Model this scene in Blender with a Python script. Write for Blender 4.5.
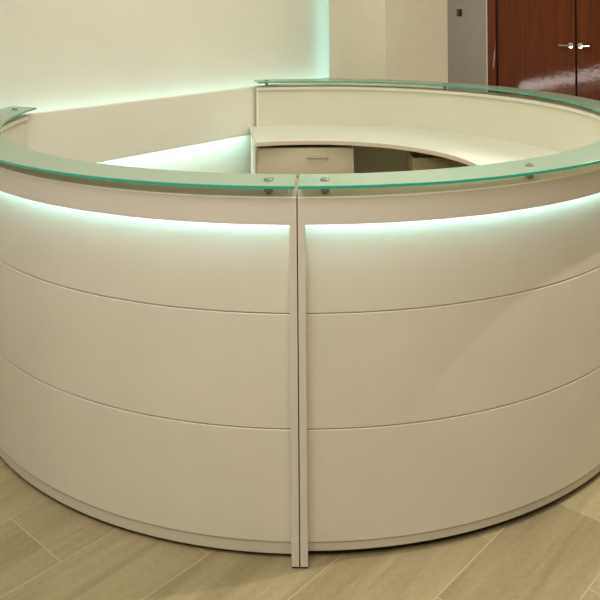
import bpy, bmesh, math
from mathutils import Vector, Matrix

S = bpy.context.scene
for o in list(bpy.data.objects):
    bpy.data.objects.remove(o)
COL = S.collection
PI = math.pi
R = math.radians

# ------------------------------------------------------------------ frame of the room
EYE = 1.62
A48 = R(48.0)
DU = Vector((math.cos(A48), math.sin(A48), 0))      # along the feature wall, away from the camera
DV = Vector((math.sin(A48), -math.cos(A48), 0))     # out of the feature wall, into the room
CX, CY = 0.018, 3.7455                              # centre of the round desk

def W(u, v, z=0.0):
    p = DU * u + DV * v
    return Vector((p.x, p.y, z))

# ------------------------------------------------------------------ camera
cam_d = bpy.data.cameras.new('camera')
cam = bpy.data.objects.new('camera', cam_d)
COL.objects.link(cam)
cam_d.sensor_width = 36.0
cam_d.lens = 48.0
cam_d.shift_x = (300 - 302.602) / 600.0
cam_d.shift_y = -(300 + 1.4803) / 600.0
cam_d.clip_start = 0.05
ROLL = -0.0077
cam.matrix_world = Matrix.Translation((0, 0, EYE)) @ Matrix.Rotation(R(90), 4, 'X') @ Matrix.Rotation(ROLL, 4, 'Z')
S.camera = cam

# ------------------------------------------------------------------ view, world, lights
S.view_settings.view_transform = 'Standard'
S.view_settings.look = 'None'
S.view_settings.gamma = 1.0
S.view_settings.exposure = 0.0
S.view_settings.use_curve_mapping = False

world = bpy.data.worlds.new('world')
S.world = world
world.use_nodes = True
world.node_tree.nodes['Background'].inputs[0].default_value = (1.0, 0.97, 0.92, 1)
world.node_tree.nodes['Background'].inputs[1].default_value = 0.02

WARM = (0.97, 0.97, 0.925)
COOL = (0.90, 0.95, 1.05)
def area(name, loc, size, power, color=WARM, size_y=None, target=None):
    l = bpy.data.lights.new(name, 'AREA')
    l.energy = power
    l.color = color
    l.size = size
    if size_y:
        l.shape = 'RECTANGLE'
        l.size_y = size_y
    o = bpy.data.objects.new(name, l)
    COL.objects.link(o)
    o.location = loc
    if target is not None:
        o.rotation_euler = (Vector(target) - Vector(loc)).to_track_quat('-Z', 'Y').to_euler()
    return o

def spot(name, loc, target, power, color=WARM, angle=80, radius=0.04, blend=0.6):
    l = bpy.data.lights.new(name, 'SPOT')
    l.energy = power
    l.color = color
    l.spot_size = R(angle)
    l.spot_blend = blend
    l.shadow_soft_size = radius
    o = bpy.data.objects.new(name, l)
    COL.objects.link(o)
    o.location = loc
    o.rotation_euler = (Vector(target) - Vector(loc)).to_track_quat('-Z', 'Y').to_euler()
    return o

H_CEIL = 2.9
# soft ceiling lighting of the lobby, with added fills left and near right
area('ceiling_lamp_front', (-0.3, 0.5, H_CEIL - 0.03), 2.0, 82)
area('fill_left', (-2.5, 1.6, H_CEIL - 0.03), 0.9, 18, COOL)  # unseen cool fill, added to brighten the desk's left edge
area('fill_near_right', (2.7, 1.4, H_CEIL - 0.03), 0.9, 8, (1.0, 0.95, 0.80))  # unseen warm fill, added to lift the right-hand panels
area('ceiling_lamp_desk', (0.2, 3.6, H_CEIL - 0.03), 1.6, 30)
area('ceiling_lamp_right', (3.6, 4.2, H_CEIL - 0.03), 1.6, 70)
area('ceiling_lamp_lobby', W(7.0, -4.2, H_CEIL - 0.03), 1.0, 50)
# the downlight right of the desk whose beam cuts the shadow of the counter rail
spot('downlight', (1.271, 2.41, H_CEIL - 0.1), (1.15, 2.53, 0), 130, angle=84, radius=0.012)

# ------------------------------------------------------------------ materials
def mat(name, color, rough=0.5, metal=0.0, spec=0.5, coat=0.0, emit=None, estr=0.0, transm=0.0, ior=1.45):
    m = bpy.data.materials.new(name)
    m.use_nodes = True
    b = m.node_tree.nodes['Principled BSDF']
    b.inputs['Base Color'].default_value = (*color, 1)
    b.inputs['Roughness'].default_value = rough
    b.inputs['Metallic'].default_value = metal
    b.inputs['Specular IOR Level'].default_value = spec
    b.inputs['Coat Weight'].default_value = coat
    b.inputs['Coat Roughness'].default_value = 0.04
    b.inputs['Transmission Weight'].default_value = transm
    b.inputs['IOR'].default_value = ior
    if emit:
        b.inputs['Emission Color'].default_value = (*emit, 1)
        b.inputs['Emission Strength'].default_value = estr
    return m

def mottled(m, color, amount=0.06, scale=6.0, stretch=(1, 1, 1)):
    """fine procedural variation of one colour"""
    nt = m.node_tree
    b = nt.nodes['Principled BSDF']
    tc = nt.nodes.new('ShaderNodeTexCoord')
    mp = nt.nodes.new('ShaderNodeMapping')
    mp.inputs['Scale'].default_value = stretch
    nz = nt.nodes.new('ShaderNodeTexNoise')
    nz.inputs['Scale'].default_value = scale
    nz.inputs['Detail'].default_value = 5
    rp = nt.nodes.new('ShaderNodeValToRGB')
    rp.color_ramp.elements[0].position = 0.3
    rp.color_ramp.elements[1].position = 0.7
    rp.color_ramp.elements[0].color = (*[c * (1 - amount) for c in color], 1)
    rp.color_ramp.elements[1].color = (*[min(1, c * (1 + amount)) for c in color], 1)
    nt.links.new(tc.outputs['Object'], mp.inputs['Vector'])
    nt.links.new(mp.outputs['Vector'], nz.inputs['Vector'])
    nt.links.new(nz.outputs['Fac'], rp.inputs['Fac'])
    nt.links.new(rp.outputs['Color'], b.inputs['Base Color'])
    return m

CREAM = (0.70, 0.625, 0.505)
M_lacquer = mottled(mat('cream_lacquer', CREAM, 0.42, spec=0.35), CREAM, 0.025, 5.0)
M_fascia = mottled(mat('cream_rail', (0.65, 0.575, 0.475), 0.42, spec=0.35), (0.65, 0.575, 0.475), 0.02, 5.0)
M_edge = mat('white_edge_and_lit_end', (0.86, 0.83, 0.70), 0.4)
M_plinth = mottled(mat('plinth', (0.60, 0.53, 0.41), 0.5), (0.60, 0.53, 0.41), 0.02, 5.0)
M_inner = mottled(mat('inner_cream', (0.745, 0.70, 0.545), 0.5, spec=0.3), (0.745, 0.70, 0.545), 0.02, 4.0)
M_worktop = mottled(mat('worktop_cream', (0.76, 0.765, 0.625), 0.35), (0.76, 0.765, 0.625), 0.02, 4.0)
M_worktop_edge = mat('worktop_edge', (0.72, 0.60, 0.46), 0.5)
M_drawer = mottled(mat('drawer_cream', (0.72, 0.62, 0.44), 0.5), (0.72, 0.62, 0.44), 0.02, 5.0)
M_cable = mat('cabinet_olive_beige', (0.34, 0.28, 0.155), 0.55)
M_black = mat('black_plastic', (0.012, 0.011, 0.010), 0.5)
M_steel = mat('brushed_steel', (0.40, 0.38, 0.34), 0.28, metal=1.0)
M_chrome = mat('chrome', (0.8, 0.8, 0.78), 0.15, metal=1.0)
def glass_material():
    m = bpy.data.materials.new('frosted_green_glass')
    m.use_nodes = True
    nt = m.node_tree
    nt.nodes.clear()
    N = nt.nodes.new
    out = N('ShaderNodeOutputMaterial')
    tr = N('ShaderNodeBsdfTransparent'); tr.inputs[0].default_value = (1.0, 0.97, 0.88, 1)
    tl = N('ShaderNodeBsdfTranslucent'); tl.inputs[0].default_value = (0.97, 0.88, 0.68, 1)
    df = N('ShaderNodeBsdfDiffuse'); df.inputs[0].default_value = (0.535, 0.70, 0.50, 1)
    gl = N('ShaderNodeBsdfGlossy'); gl.inputs['Roughness'].default_value = 0.08
    m1 = N('ShaderNodeMixShader'); m1.inputs[0].default_value = 0.68
    m2 = N('ShaderNodeMixShader'); m2.inputs[0].default_value = 0.24
    m3 = N('ShaderNodeMixShader')
    fr = N('ShaderNodeFresnel'); fr.inputs['IOR'].default_value = 1.6
    L = nt.links.new
    L(tl.outputs[0], m1.inputs[1]); L(df.outputs[0], m1.inputs[2])
    L(m1.outputs[0], m2.inputs[1]); L(tr.outputs[0], m2.inputs[2])
    L(fr.outputs[0], m3.inputs[0]); L(m2.outputs[0], m3.inputs[1]); L(gl.outputs[0], m3.inputs[2])
    L(m3.outputs[0], out.inputs['Surface'])
    return m
M_glass = glass_material()
M_glassedge = mat('green_glass_edge', (0.035, 0.36, 0.23), 0.2, coat=0.5)
M_wall = mottled(mat('wall_cream', (0.81, 0.785, 0.645), 0.7, spec=0.2), (0.81, 0.785, 0.645), 0.02, 3.0)
M_band = mottled(mat('band_cream', (0.82, 0.79, 0.655), 0.55, spec=0.3), (0.82, 0.79, 0.655), 0.02, 3.0)
M_pier = mottled(mat('pier_cream', (0.77, 0.685, 0.515), 0.6, spec=0.3), (0.77, 0.685, 0.515), 0.02, 8.0)
M_grey = mottled(mat('grey_wall', (0.335, 0.305, 0.255), 0.6, spec=0.3), (0.335, 0.305, 0.255), 0.03, 9.0)
M_metaltrim = mat('pale_trim', (0.72, 0.68, 0.60), 0.4)
M_ceiling = mat('ceiling_white', (0.82, 0.79, 0.70), 0.8)
LEDC = (0.42, 0.86, 1.0)
M_led = mat('led_desk', (0.9, 0.95, 0.9), 0.5, emit=(0.43, 0.84, 1.0), estr=28.0)
M_led_wall = mat('led_wall', (0.9, 0.95, 0.9), 0.5, emit=LEDC, estr=1.8)
M_led_pier = mat('led_pier', (0.9, 0.95, 0.9), 0.5, emit=LEDC, estr=3.6)
M_led_low = mat('led_under', (0.9, 0.95, 0.9), 0.5, emit=(0.60, 0.93, 1.0), estr=17.0)
M_streak_glow = mat('streak_glow', (0.9, 0.9, 0.9), 0.5, emit=(1.0, 0.9, 0.85), estr=20.0)

def wood_material(name, dark, light):
    m = mat(name, light, 0.45, spec=0.1, coat=0.35)
    nt = m.node_tree
    b = nt.nodes['Principled BSDF']
    b.inputs['Coat Roughness'].default_value = 0.025
    tc = nt.nodes.new('ShaderNodeTexCoord')
    mp = nt.nodes.new('ShaderNodeMapping')
    mp.inputs['Rotation'].default_value = (0, 0, -A48)
    mp2 = nt.nodes.new('ShaderNodeMapping')
    mp2.inputs['Scale'].default_value = (14, 14, 0.5)
    nz = nt.nodes.new('ShaderNodeTexNoise')
    nz.inputs['Scale'].default_value = 2.2
    nz.inputs['Detail'].default_value = 6
    nz.inputs['Roughness'].default_value = 0.6
    rp = nt.nodes.new('ShaderNodeValToRGB')
    rp.color_ramp.elements[0].position = 0.3
    rp.color_ramp.elements[1].position = 0.72
    rp.color_ramp.elements[0].color = (*dark, 1)
    rp.color_ramp.elements[1].color = (*light, 1)
    nt.links.new(tc.outputs['Object'], mp.inputs['Vector'])
    nt.links.new(mp.outputs['Vector'], mp2.inputs['Vector'])
    nt.links.new(mp2.outputs['Vector'], nz.inputs['Vector'])
    nt.links.new(nz.outputs['Fac'], rp.inputs['Fac'])
    nt.links.new(rp.outputs['Color'], b.inputs['Base Color'])
    # uneven varnish
    n2 = nt.nodes.new('ShaderNodeTexNoise')
    n2.inputs['Scale'].default_value = 26
    n2.inputs['Detail'].default_value = 4
    bp = nt.nodes.new('ShaderNodeBump')
    bp.inputs['Strength'].default_value = 0.05
    bp.inputs['Distance'].default_value = 0.01
    nt.links.new(tc.outputs['Object'], n2.inputs['Vector'])
    nt.links.new(n2.outputs['Fac'], bp.inputs['Height'])
    nt.links.new(bp.outputs['Normal'], b.inputs['Coat Normal'])
    return m
M_wood = wood_material('mahogany', (0.088, 0.018, 0.003), (0.145, 0.033, 0.007))
M_woodframe = wood_material('mahogany_frame', (0.115, 0.026, 0.011), (0.155, 0.038, 0.015))
M_gap = mat('gap_shade', (0.02, 0.006, 0.006), 0.7)

def floor_material():
    m = mat('stone_tile', (0.4, 0.35, 0.24), 0.42, spec=0.35)
    nt = m.node_tree
    N = nt.nodes.new
    b = nt.nodes['Principled BSDF']
    tc = N('ShaderNodeTexCoord')
    rot = N('ShaderNodeMapping')
    rot.vector_type = 'POINT'
    rot.inputs['Rotation'].default_value = (0, 0, -A48)      # x -> along the wall, y -> -v
    tr = N('ShaderNodeMapping')
    # rows run along u; row lines at v = -2.365 + k*0.2945, so y' = -v ; joints at u = 0.041 + 0.6k in that row
    tr.inputs['Location'].default_value = (-0.041 - 0.3 + 6.0, -2.365 + 0.2945 * 41, 0)
    nt.links.new(tc.outputs['Object'], rot.inputs['Vector'])
    nt.links.new(rot.outputs['Vector'], tr.inputs['Vector'])
    br = N('ShaderNodeTexBrick')
    br.offset = 0.5
    br.offset_frequency = 2
    br.inputs['Scale'].default_value = 1.0
    br.inputs['Brick Width'].default_value = 0.6
    br.inputs['Row Height'].default_value = 0.2945
    br.inputs['Mortar Size'].default_value = 0.0013
    br.inputs['Mortar Smooth'].default_value = 0.2
    br.inputs['Bias'].default_value = 0.0
    br.inputs['Color1'].default_value = (0.0, 0.0, 0.0, 1)
    br.inputs['Color2'].default_value = (1.0, 1.0, 1.0, 1)
    br.inputs['Mortar'].default_value = (0.5, 0.5, 0.5, 1)
    nt.links.new(tr.outputs['Vector'], br.inputs['Vector'])
    # veins along u
    sv = N('ShaderNodeMapping')
    sv.inputs['Scale'].default_value = (0.9, 9.0, 1)
    nt.links.new(rot.outputs['Vector'], sv.inputs['Vector'])
    addv = N('ShaderNodeVectorMath')
    addv.operation = 'ADD'
    sc = N('ShaderNodeVectorMath')
    sc.operation = 'SCALE'
    sc.inputs['Scale'].default_value = 7.0
    nt.links.new(br.outputs['Color'], sc.inputs[0])
    nt.links.new(sv.outputs['Vector'], addv.inputs[0])
    nt.links.new(sc.outputs['Vector'], addv.inputs[1])
    nz = N('ShaderNodeTexNoise')
    nz.inputs['Scale'].default_value = 1.6
    nz.inputs['Detail'].default_value = 7
    nz.inputs['Roughness'].default_value = 0.62
    nz.inputs['Distortion'].default_value = 0.5
    nt.links.new(addv.outputs['Vector'], nz.inputs['Vector'])
    rp = N('ShaderNodeValToRGB')
    e = rp.color_ramp.elements
    e[0].position = 0.28; e[0].color = (0.238, 0.176, 0.086, 1)
    e[1].position = 0.72; e[1].color = (0.372, 0.288, 0.160, 1)
    mid = e.new(0.5); mid.color = (0.305, 0.234, 0.122, 1)
    nt.links.new(nz.outputs['Fac'], rp.inputs['Fac'])
    fine = N('ShaderNodeTexNoise')
    fine.inputs['Scale'].default_value = 60
    fine.inputs['Detail'].default_value = 3
    nt.links.new(rot.outputs['Vector'], fine.inputs['Vector'])
    mr = N('ShaderNodeMapRange')
    mr.inputs['To Min'].default_value = 0.84
    mr.inputs['To Max'].default_value = 1.16
    nt.links.new(fine.outputs['Fac'], mr.inputs['Value'])
    mu = N('ShaderNodeMix'); mu.data_type = 'RGBA'; mu.blend_type = 'MULTIPLY'
    mu.inputs[0].default_value = 1.0
    nt.links.new(rp.outputs['Color'], mu.inputs[6])
    nt.links.new(mr.outputs['Result'], mu.inputs[7])
    # some tiles a shade lighter
    tn = N('ShaderNodeMapRange')
    tn.inputs['To Min'].default_value = 0.93
    tn.inputs['To Max'].default_value = 1.10
    nt.links.new(br.outputs['Color'], tn.inputs['Value'])
    mt = N('ShaderNodeMix'); mt.data_type = 'RGBA'; mt.blend_type = 'MULTIPLY'
    mt.inputs[0].default_value = 1.0
    nt.links.new(mu.outputs[2], mt.inputs[6])
    nt.links.new(tn.outputs['Result'], mt.inputs[7])
    # grout
    mg = N('ShaderNodeMix'); mg.data_type = 'RGBA'
    mg.inputs[7].default_value = (0.47, 0.385, 0.235, 1)
    nt.links.new(br.outputs['Fac'], mg.inputs[0])
    nt.links.new(mt.outputs[2], mg.inputs[6])
    nt.links.new(mg.outputs[2], b.inputs['Base Color'])
    bp = N('ShaderNodeBump')
    bp.inputs['Strength'].default_value = 0.15
    bp.inputs['Distance'].default_value = 0.002
    bp.invert = True
    nt.links.new(br.outputs['Fac'], bp.inputs['Height'])
    nt.links.new(bp.outputs['Normal'], b.inputs['Normal'])
    return m
M_floor = floor_material()

# ------------------------------------------------------------------ mesh helpers
def finish(name, bm, mats, parent=None, kind=None, smooth=True):
    bmesh.ops.recalc_face_normals(bm, faces=bm.faces)
    me = bpy.data.meshes.new(name)
    bm.to_mesh(me)
    bm.free()
    if not isinstance(mats, (list, tuple)):
        mats = [mats]
    for m in mats:
        me.materials.append(m)
    if smooth:
        me.shade_smooth()
        me.set_sharp_from_angle(angle=R(28))
    o = bpy.data.objects.new(name, me)
    COL.objects.link(o)
    if parent:
        o.parent = parent
        o.matrix_parent_inverse = parent.matrix_world.inverted()
    if kind:
        o['kind'] = kind
    return o

def tag(o, label, cat, group=None):
    o['label'] = label
    o['category'] = cat
    if group:
        o['group'] = group
    return o

def thing(name, loc, label, cat, group=None):
    o = bpy.data.objects.new(name, None)
    o.empty_display_size = 0.1
    o.location = loc
    COL.objects.link(o)
    bpy.context.view_layer.update()
    return tag(o, label, cat, group)

def chamfer(poly, c, which=None):
    """cut the corners of a closed 2-D polygon"""
    out = []
    n = len(poly)
    for i, p in enumerate(poly):
        if which is not None and i not in which:
            out.append(p)
            continue
        a, b = poly[i - 1], poly[(i + 1) % n]
        for q in (a, b):
            dx, dy = q[0] - p[0], q[1] - p[1]
            l = math.hypot(dx, dy)
            k = min(c, 0.45 * l) / l
            out.append((p[0] + dx * k, p[1] + dy * k))
    return out

def rz(r0, r1, z0, z1):
    return [(r0, z0), (r1, z0), (r1, z1), (r0, z1)]

def arc(bm, profile, a0, a1, seg=None, face_mat=None):
    """sweep an (r, z) profile round the desk centre from angle a0 to a1 (degrees, or functions of r)"""
    f0 = a0 if callable(a0) else (lambda r: a0)
    f1 = a1 if callable(a1) else (lambda r: a1)
    rm = max(r for r, z in profile)
    if seg is None:
        seg = max(2, int(abs(f1(rm) - f0(rm)) / 0.9))
    rings = []
    for i in range(seg + 1):
        t = i / seg
        ring = []
        for r, z in profile:
            a = R(f0(r) + (f1(r) - f0(r)) * t)
            ring.append(bm.verts.new((CX + r * math.cos(a), CY + r * math.sin(a), z)))
        rings.append(ring)
    n = len(profile)
    for i in range(seg):
        for k in range(n):
            j = (k + 1) % n
            f = bm.faces.new((rings[i][k], rings[i][j], rings[i + 1][j], rings[i + 1][k]))
            if face_mat:
                f.material_index = face_mat(k)
    for ring in (rings[0], rings[-1]):
        f = bm.faces.new(ring)
        if face_mat:
            f.material_index = face_mat(-1)

def box(bm, x0, x1, y0, y1, z0, z1, bevel=0.0, xf=None, mi=0):
    """axis box in the frame xf(x, y, z) -> world"""
    xf = xf or (lambda x, y, z: Vector((x, y, z)))
    v = [bm.verts.new(xf(x, y, z)) for z in (z0, z1) for x, y in ((x0, y0), (x1, y0), (x1, y1), (x0, y1))]
    fs = []
    for idx in ((0, 1, 2, 3), (4, 5, 6, 7), (0, 1, 5, 4), (1, 2, 6, 5), (2, 3, 7, 6), (3, 0, 4, 7)):
        f = bm.faces.new([v[i] for i in idx])
        f.material_index = mi
        fs.append(f)
    if bevel:
        es = list({e for f in fs for e in f.edges})
        bmesh.ops.recalc_face_normals(bm, faces=fs)
        bmesh.ops.bevel(bm, geom=es, offset=bevel, segments=2, affect='EDGES', profile=0.5)

def lathe(bm, prof, c, axis=Vector((0, 0, 1)), seg=28):
    """revolve (radius, height) round an axis through c"""
    axis = axis.normalized()
    ux = axis.orthogonal().normalized()
    uy = axis.cross(ux)
    rings = []
    for r, h in prof:
        if r < 1e-6:
            rings.append([bm.verts.new(c + axis * h)])
        else:
            rings.append([bm.verts.new(c + axis * h + ux * (r * math.cos(2 * PI * i / seg)) + uy * (r * math.sin(2 * PI * i / seg))) for i in range(seg)])
    for a, b in zip(rings, rings[1:]):
        for i in range(seg):
            j = (i + 1) % seg
            if len(a) == 1:
                bm.faces.new((a[0], b[j], b[i]))
            elif len(b) == 1:
                bm.faces.new((a[i], a[j], b[0]))
            else:
                bm.faces.new((a[i], a[j], b[j], b[i]))

def tube(bm, pts, r, seg=12):
    """round bar along a polyline, capped"""
    pts = [Vector(p) for p in pts]
    rings = []
    up = None
    for i, p in enumerate(pts):
        t = (pts[min(i + 1, len(pts) - 1)] - pts[max(i - 1, 0)]).normalized()
        if up is None:
            up = t.orthogonal().normalized()
        up = (up - t * up.dot(t)).normalized()
        s = t.cross(up)
        rings.append([bm.verts.new(p + up * (r * math.cos(2 * PI * k / seg)) + s * (r * math.sin(2 * PI * k / seg))) for k in range(seg)])
    for a, b in zip(rings, rings[1:]):
        for k in range(seg):
            j = (k + 1) % seg
            bm.faces.new((a[k], a[j], b[j], b[k]))
    bm.faces.new(rings[0])
    bm.faces.new(rings[-1])

SHIFT = [0.0]
UV = lambda u, v, z: W(u, v + SHIFT[0], z)
def uvbox(name, u0, u1, v0, v1, z0, z1, m, bevel=0.0, parent=None, kind='structure'):
    bm = bmesh.new()
    box(bm, u0, u1, v0, v1, z0, z1, bevel, UV)
    return finish(name, bm, m, parent, kind, smooth=False)

# ------------------------------------------------------------------ the room
U0, U1 = -3.6, 9.042
V0, V1 = -6.05, 4.0
bm = bmesh.new(); box(bm, U0 - .15, U1 + .15, V0 - .15, V1 + .15, -0.10, 0.0, 0, UV); finish('floor', bm, M_floor, kind='structure', smooth=False)
uvbox('ceiling', U0 - .15, U1 + .15, V0 - .15, V1 + .15, H_CEIL, H_CEIL + 0.1, M_ceiling)
uvbox('wall_back', U0 - .15, U0, V0 - .15, V1 + .15, 0, H_CEIL, M_wall)
uvbox('wall_right', U0, U1 + .15, V1, V1 + .15, 0, H_CEIL, M_pier)
uvbox('wall_hall', U0, U1 + .15, V0 - .15, V0, 0, H_CEIL, M_wall)

# feature wall: washed upper wall, projecting band, recessed lit wall under the band
uvbox('wall_left', U0, 5.101, -3.95, -3.775, 0, H_CEIL, M_wall)
bm = bmesh.new()
# band with a light trough along its top
prof = chamfer([(-3.775, .758), (-3.65, .758), (-3.65, 1.058), (-3.685, 1.058), (-3.685, 1.000), (-3.775, 1.000)], .002, (1, 2, 3))
ends = [[bm.verts.new(W(u, v, z)) for v, z in prof] for u in (U0, 5.101)]
for k in range(len(prof)):
    j = (k + 1) % len(prof)
    bm.faces.new((ends[0][k], ends[0][j], ends[1][j], ends[1][k]))
for e in ends:
    bm.faces.new(e)
finish('trim_1', bm, M_band, kind='structure')
t = uvbox('led_strip', U0 + .1, 4.95, -3.760, -3.700, 1.0005, 1.006, M_led_wall, kind=None)
tag(t, 'light strip along the top ledge of the beige wall band, washing the wall above', 'led strip')
t = uvbox('led_strip', 2.06, 3.62, -3.715, -3.690, 0.7515, 0.7575, M_led_low, kind=None)
tag(t, 'light strip under the beige wall band, washing the wall inside the desk', 'led strip')

# pier that ends the feature wall
uvbox('wall_pier', 4.318, 5.101, -3.642, -3.154, 0, H_CEIL, M_pier, 0.004)
t = uvbox('led_strip', 4.42, 4.46, -3.650, -3.6425, 1.06, H_CEIL - .02, M_led_pier, kind=None)
tag(t, 'upright light strip hidden in the slot behind the beige pier', 'led strip')

# end wall with the grey panel and the double door
F = U1
SHIFT[0] = 0.014
uvbox('wall_front', F + .02, F + .15, V0, V1, 0, H_CEIL, M_wood)
uvbox('wall_grey', F - .012, F + .02, V0, -5.034, 0, H_CEIL, M_grey, 0.002)
uvbox('trim_2', F - .02, F + .02, -5.034, -5.012, 0, H_CEIL, M_metaltrim, 0.002)
DH = 2.25
bm = bmesh.new()
box(bm, F - .035, F + .02, -5.012, -4.897, 0, DH + .11, .003, UV)
box(bm, F - .035, F + .02, -2.845, -2.73, 0, DH + .11, .003, UV)
box(bm, F - .035, F + .02, -4.897, -2.845, DH, DH + .11, .003, UV)
finish('trim_3', bm, M_woodframe, kind='structure')
uvbox('gap_backing', F + .005, F + .02, -4.897, -2.845, 0.0, DH, M_gap)  # dark sheet behind the leaves, its colour stands in for shade in the gaps

def lever_handle(door, vc, sgn):
    bm = bmesh.new()
    c = W(F - .02, vc + SHIFT[0], 1.05)
    lathe(bm, [(0, 0), (.034, 0), (.035, .006), (.033, .010), (0.013, .011), (0.012, .012), (0, .012)], c, -DU, 28)
    bmr = finish('rosette', bm, M_chrome, None)
    bm = bmesh.new()
    pts = [c - DU * .008, c - DU * .040, c - DU * .050 + DV * (sgn * .003), c - DU * .055 + DV * (sgn * .012), c - DU * .056 + DV * (sgn * .03), c - DU * .056 + DV * (sgn * .125)]
    tube(bm, pts, .0115, 12)
    h = finish('door_handle', bm, M_chrome, door)
    bmr.parent = h
    return h

d1 = uvbox('door_1', F - .020, F + .004, -4.869, -3.882, 0.008, DH - .006, M_wood, 0.003)
lever_handle(d1, -3.933, -1)
d2 = uvbox('door_2', F - .020, F + .004, -3.860, -2.873, 0.008, DH - .006, M_wood, 0.003)
lever_handle(d2, -3.814, 1)

# switch plate on the grey wall
sw = thing('wall_switch', W(F - .012, -5.420, 1.375), 'small dark square switch plate on the grey wall beside the doors', 'switch')
bm = bmesh.new(); box(bm, F - .022, F - .012, -5.460, -5.380, 1.375, 1.470, .004, UV); finish('plate', bm, mat('switch_bronze', (0.035, 0.028, 0.02), 0.35, metal=0.3), sw, smooth=False)
bm = bmesh.new(); box(bm, F - .028, F - .022, -5.432, -5.396, 1.393, 1.452, .003, UV); finish('rocker', bm, M_black, sw, smooth=False)
bm = bmesh.new()
box(bm, F - .0245, F - .022, -5.446, -5.436, 1.392, 1.452, .001, UV)
box(bm, F - .0245, F - .022, -5.436, -5.412, 1.4525, 1.460, .001, UV)
finish('inlay', bm, M_steel, sw)

SHIFT[0] = 0.0
# added glowing bar on the unseen hall wall, placed to make the door streak
t = uvbox('streak_emitter', 2.2, 6.1, V0 + .001, V0 + .03, .07, .22, M_streak_glow, kind=None)
tag(t, 'added low glowing bar on the unseen hall wall, mirrored as a pale streak in the wooden doors', 'light')

# ------------------------------------------------------------------ the round reception desk
SEAM = 268.51                      # front seam
Z_CAP, Z_FASCIA = 1.0560, 0.9765
G_TOP, G_BOT = 1.0935, 1.0848
R_GLASS, R_GIN, R_FAS, R_PAN, R_BODY, R_IN = 1.5, 1.346, 1.474, 1.437, 1.430, 1.387

def standoff(parent, phi, r=1.430):
    a = R(phi)
    c = Vector((CX + r * math.cos(a), CY + r * math.sin(a), 0))
    bm = bmesh.new()
    lathe(bm, [(0, Z_CAP), (.005, Z_CAP), (.005, G_BOT - .024), (.0125, G_BOT - .024), (.0125, G_BOT), (0, G_BOT)], c)
    o = finish('standoff', bm, M_steel, parent)
    bm = bmesh.new()
    lathe(bm, [(0, G_TOP), (.0135, G_TOP), (.0135, G_TOP + .004), (.0122, G_TOP + .0055), (0, G_TOP + .0058)], c)
    finish('cap', bm, M_steel, o)

def wall_cut(sgn, limit):
    """angle at which radius r meets the face of the wall band (2 mm clear of it)"""
    def f(r):
        a = math.degrees(math.acos(max(-1, min(1, -1.1545 / r))))
        return max(limit, 360 - a - 42) if sgn > 0 else min(limit, a - 42)
    return f

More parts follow.
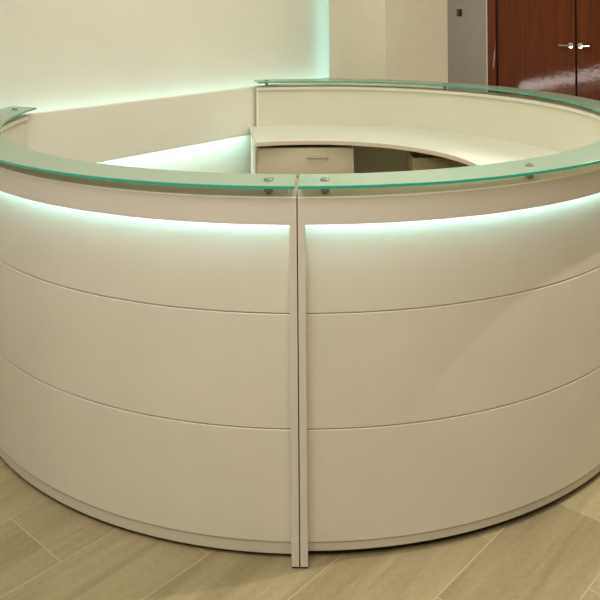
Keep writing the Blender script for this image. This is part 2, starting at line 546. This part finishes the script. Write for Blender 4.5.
def counter(label, a0, a1, offs, gl0, gl1, zp=.0135):
    """one curved counter section between two angles (numbers, or functions of r where it meets the wall)"""
    w0, w1 = callable(a0), callable(a1)
    f0 = a0 if w0 else (lambda r: a0)
    f1 = a1 if w1 else (lambda r: a1)
    m = R((f0(1.43) + f1(1.43)) / 2)
    root = thing('reception_counter', (CX + 1.43 * math.cos(m), CY + 1.43 * math.sin(m), 0), label, 'reception desk', 'curved counter sections of the round desk')
    pw = math.degrees(0.0206 / R_FAS)          # post width
    sh = math.degrees(0.0018 / R_FAS)
    i0, i1 = (lambda r: f0(r) + sh), (lambda r: f1(r) - sh)
    p0, p1 = (lambda r: f0(r) + (sh if w0 else sh + pw)), (lambda r: f1(r) - (sh if w1 else sh + pw))
    bm = bmesh.new()
    arc(bm, rz(R_IN, R_BODY, .05, 1.037), f0, f1)
    finish('carcass', bm, M_inner, root)
    if w1:      # added pale strip: strip light on the back section's end, put into colour
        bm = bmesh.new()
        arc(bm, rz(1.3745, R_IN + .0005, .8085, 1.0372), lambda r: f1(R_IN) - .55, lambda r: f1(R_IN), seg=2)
        finish('lit_end_strip', bm, M_edge, root)
    # black recessed base
    bm = bmesh.new()
    arc(bm, rz(1.36, 1.412, 0.0, .05), lambda r: i0(r) + .3, lambda r: i1(r) - .3)
    finish('base', bm, M_black, root)
    bm = bmesh.new()
    arc(bm, chamfer(rz(1.413, 1.4335, zp, .0495), .0015, (1, 2)), p0, p1)
    finish('plinth', bm, M_plinth, root)
    # three tiers of face panels, separated by shadow gaps
    for z0, z1 in ((.0500, .3745), (.3770, .7085), (.7110, 1.037)):
        bm = bmesh.new()
        arc(bm, chamfer(rz(R_BODY + .0003, R_PAN, z0, z1), .0019, (1, 2)), p0, p1, face_mat=lambda k: 1 if k == 3 else 0)
        finish('face_panel', bm, [M_lacquer, M_fascia], root)
    # rail with the light slot behind it; its top board carries the glass
    prof = [(1.374, 1.0375), (1.374, Z_CAP), (R_FAS, Z_CAP), (R_FAS, Z_FASCIA), (1.459, Z_FASCIA), (1.459, 1.0375)]
    prof = chamfer(prof, .0028, (1, 2))
    bm = bmesh.new()
    arc(bm, prof, i0, i1, face_mat=lambda k: 1 if k in (0, 1, 3) else (2 if k in (2, 6, 7) else 0))
    finish('rail', bm, [M_fascia, M_edge, M_inner], root)
    bm = bmesh.new()
    arc(bm, rz(1.4535, 1.4588, .990, 1.0200), lambda r: p0(r) + .1, lambda r: p1(r) - .1)
    finish('led_strip', bm, M_led, root)
    # end posts with their feet, where two sections meet
    ends = []
    if not w0: ends.append((a0 + sh, a0 + sh + pw, 0, .03))
    if not w1: ends.append((a1 - sh - pw, a1 - sh, .03, 0))
    for q0, q1, e0, e1 in ends:
        bm = bmesh.new()
        arc(bm, [(R_BODY + .0003, .0885), (R_FAS, .0885), (R_FAS, Z_FASCIA), (1.4588, Z_FASCIA), (1.4588, 1.037), (R_BODY + .0003, 1.037)], q0, q1, seg=2)
        post = finish('end_post', bm, M_fascia, root)
        bm = bmesh.new()
        arc(bm, chamfer(rz(R_BODY - .01, R_FAS + .0012, .006, .0885), .001, (1,)), q0 - e0, q1 + e1, seg=2)
        finish('foot', bm, M_fascia, post)
        bm = bmesh.new()
        arc(bm, rz(R_BODY, R_FAS - .002, 0, .006), q0, q1, seg=2)
        finish('glide', bm, M_black, post)
    # glass top on steel standoffs
    bm = bmesh.new()
    gp = [(R_GIN, G_BOT), (R_GLASS, G_BOT), (R_GLASS, G_TOP - .001), (R_GLASS - .001, G_TOP), (R_GIN + .001, G_TOP), (R_GIN, G_TOP - .001)]
    arc(bm, gp, gl0, gl1, face_mat=lambda k: 1 if k in (1, 2, 4, 5, -1) else 0)
    finish('glass_top', bm, [M_glass, M_glassedge], root)
    for p in offs:
        standoff(root, p)
    return root

lin = lambda r0, p0, r1, p1: (lambda r: p0 + (p1 - p0) * (r - r0) / (r1 - r0))
left_end = lin(1.346, 171.7, 1.5, 170.2)
gg = 0.16
counter('curved cream counter section left of the front seam, its far end against the wall band', wall_cut(1, 172.9), SEAM, (174.2, 218.6, 265.15), left_end, SEAM - gg - .05)
counter('curved cream counter section right of the front seam, facing the viewer', SEAM, 367.0, (271.7, 298.6, 331.0, 364.2), SEAM + gg, 367.0 - .08, zp=.0225)
counter('curved cream counter section at the back, in front of the pier and doors', 367.0, lambda r: 360 + wall_cut(-1, 103.3)(r), (369.6, 413.7, 460.2), 367.0 + .08, 463.1)

# ------------------------------------------------------------------ inside the desk
wt = thing('worktop', (CX + 1.1 * math.cos(R(60)), CY + 1.1 * math.sin(R(60)), 0), 'curved pale worktop running round the inside of the desk, above the drawers', 'worktop')
bm = bmesh.new()
arc(bm, chamfer(rz(.832, 1.3865, .783, .808), .002, (0, 3)), -60.0, lin(.835, 110.2, 1.3865, 105.3),
    face_mat=lambda k: 1 if k in (6, 0, 5) else 0, seg=170)
slab = finish('slab', bm, [M_worktop, M_worktop_edge], wt)
# end panel under the worktop's left end
def P(rx, ry, z): return Vector((CX + rx, CY + ry, z))
def slabbox(bm, a, b, th, z0, z1, bevel=.002):
    a = Vector(a); b = Vector(b)
    dd = (b - a); L = dd.length; dd.normalize()
    nn = Vector((-dd.y, dd.x))
    box(bm, 0, L, 0, th, z0, z1, bevel, lambda x, y, z: P(a.x + dd.x * x + nn.x * y, a.y + dd.y * x + nn.y * y, z))
bm = bmesh.new()
slabbox(bm, (-.2945, .806), (-.338, 1.25), .010, 0, .7828)
finish('end_panel', bm, M_edge, wt)

# drawer pedestal
dp = thing('drawer_pedestal', P(0, 1.08, 0), 'beige three-drawer pedestal with bar handles under the worktop', 'drawer unit')
bm = bmesh.new()
box(bm, -.286, .268, .874, 1.26, .06, .742, .002, P)
box(bm, -.25, .25, .90, 1.24, 0.0, .06, 0, P)
finish('body', bm, M_drawer, dp)
for z0, z1 in ((.592, .7605), (.335, .588), (.065, .331)):
    bm = bmesh.new()
    box(bm, -.290, .262, .855, .8735, z0, z1, .002, P)
    dr = finish('drawer', bm, M_drawer, dp)
    bm = bmesh.new()
    hz = z1 - .052
    tube(bm, [P(-.003, .833, hz), P(.122, .833, hz)], .005, 12)
    for hx in (.010, .109):
        tube(bm, [P(hx, .833, hz), P(hx, .8552, hz)], .004, 10)
    finish('handle', bm, M_steel, dr)
bm = bmesh.new(); box(bm, .2625, .2685, .855, .8735, .065, .7605, .001, P); finish('side_edge', bm, M_inner, dp, smooth=False)

# low cabinet further round under the worktop
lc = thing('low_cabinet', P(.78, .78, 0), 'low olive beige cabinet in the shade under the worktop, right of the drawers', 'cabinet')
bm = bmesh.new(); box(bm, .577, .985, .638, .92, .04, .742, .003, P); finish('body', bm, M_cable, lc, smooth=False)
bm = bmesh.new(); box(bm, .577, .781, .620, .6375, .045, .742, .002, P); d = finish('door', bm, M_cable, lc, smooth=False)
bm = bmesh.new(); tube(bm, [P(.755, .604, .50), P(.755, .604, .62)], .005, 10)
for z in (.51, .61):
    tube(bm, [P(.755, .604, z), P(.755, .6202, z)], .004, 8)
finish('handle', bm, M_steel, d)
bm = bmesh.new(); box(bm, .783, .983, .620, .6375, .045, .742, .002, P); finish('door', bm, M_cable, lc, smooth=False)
for x in (.61, .94):
    for y in (.67, .88):
        bm = bmesh.new()
        lathe(bm, [(0, 0), (.02, 0), (.02, .0402), (0, .0402)], P(x, y, 0))
        finish('glide', bm, M_black, lc)
# black adapter standing on the cabinet and a pale cable beside it
ad = thing('power_adapter', P(.594, .67, .742), 'small black block on the low cabinet, close under the worktop', 'adapter')
bm = bmesh.new(); box(bm, .585, .603, .640, .70, .7421, .780, .002, P); finish('case', bm, M_black, ad, smooth=False)
bm = bmesh.new()
tube(bm, [P(.630, .70, .7475), P(.645, .69, .7472), P(.662, .68, .750), P(.682, .68, .758), P(.702, .69, .766), P(.72, .70, .772), P(.75, .72, .7745)], .005, 10)
tag(finish('cable', bm, mat('pale_cable', (0.62, 0.55, 0.34), 0.5)), 'pale cable curving up from the low cabinet to the underside of the worktop', 'cable')
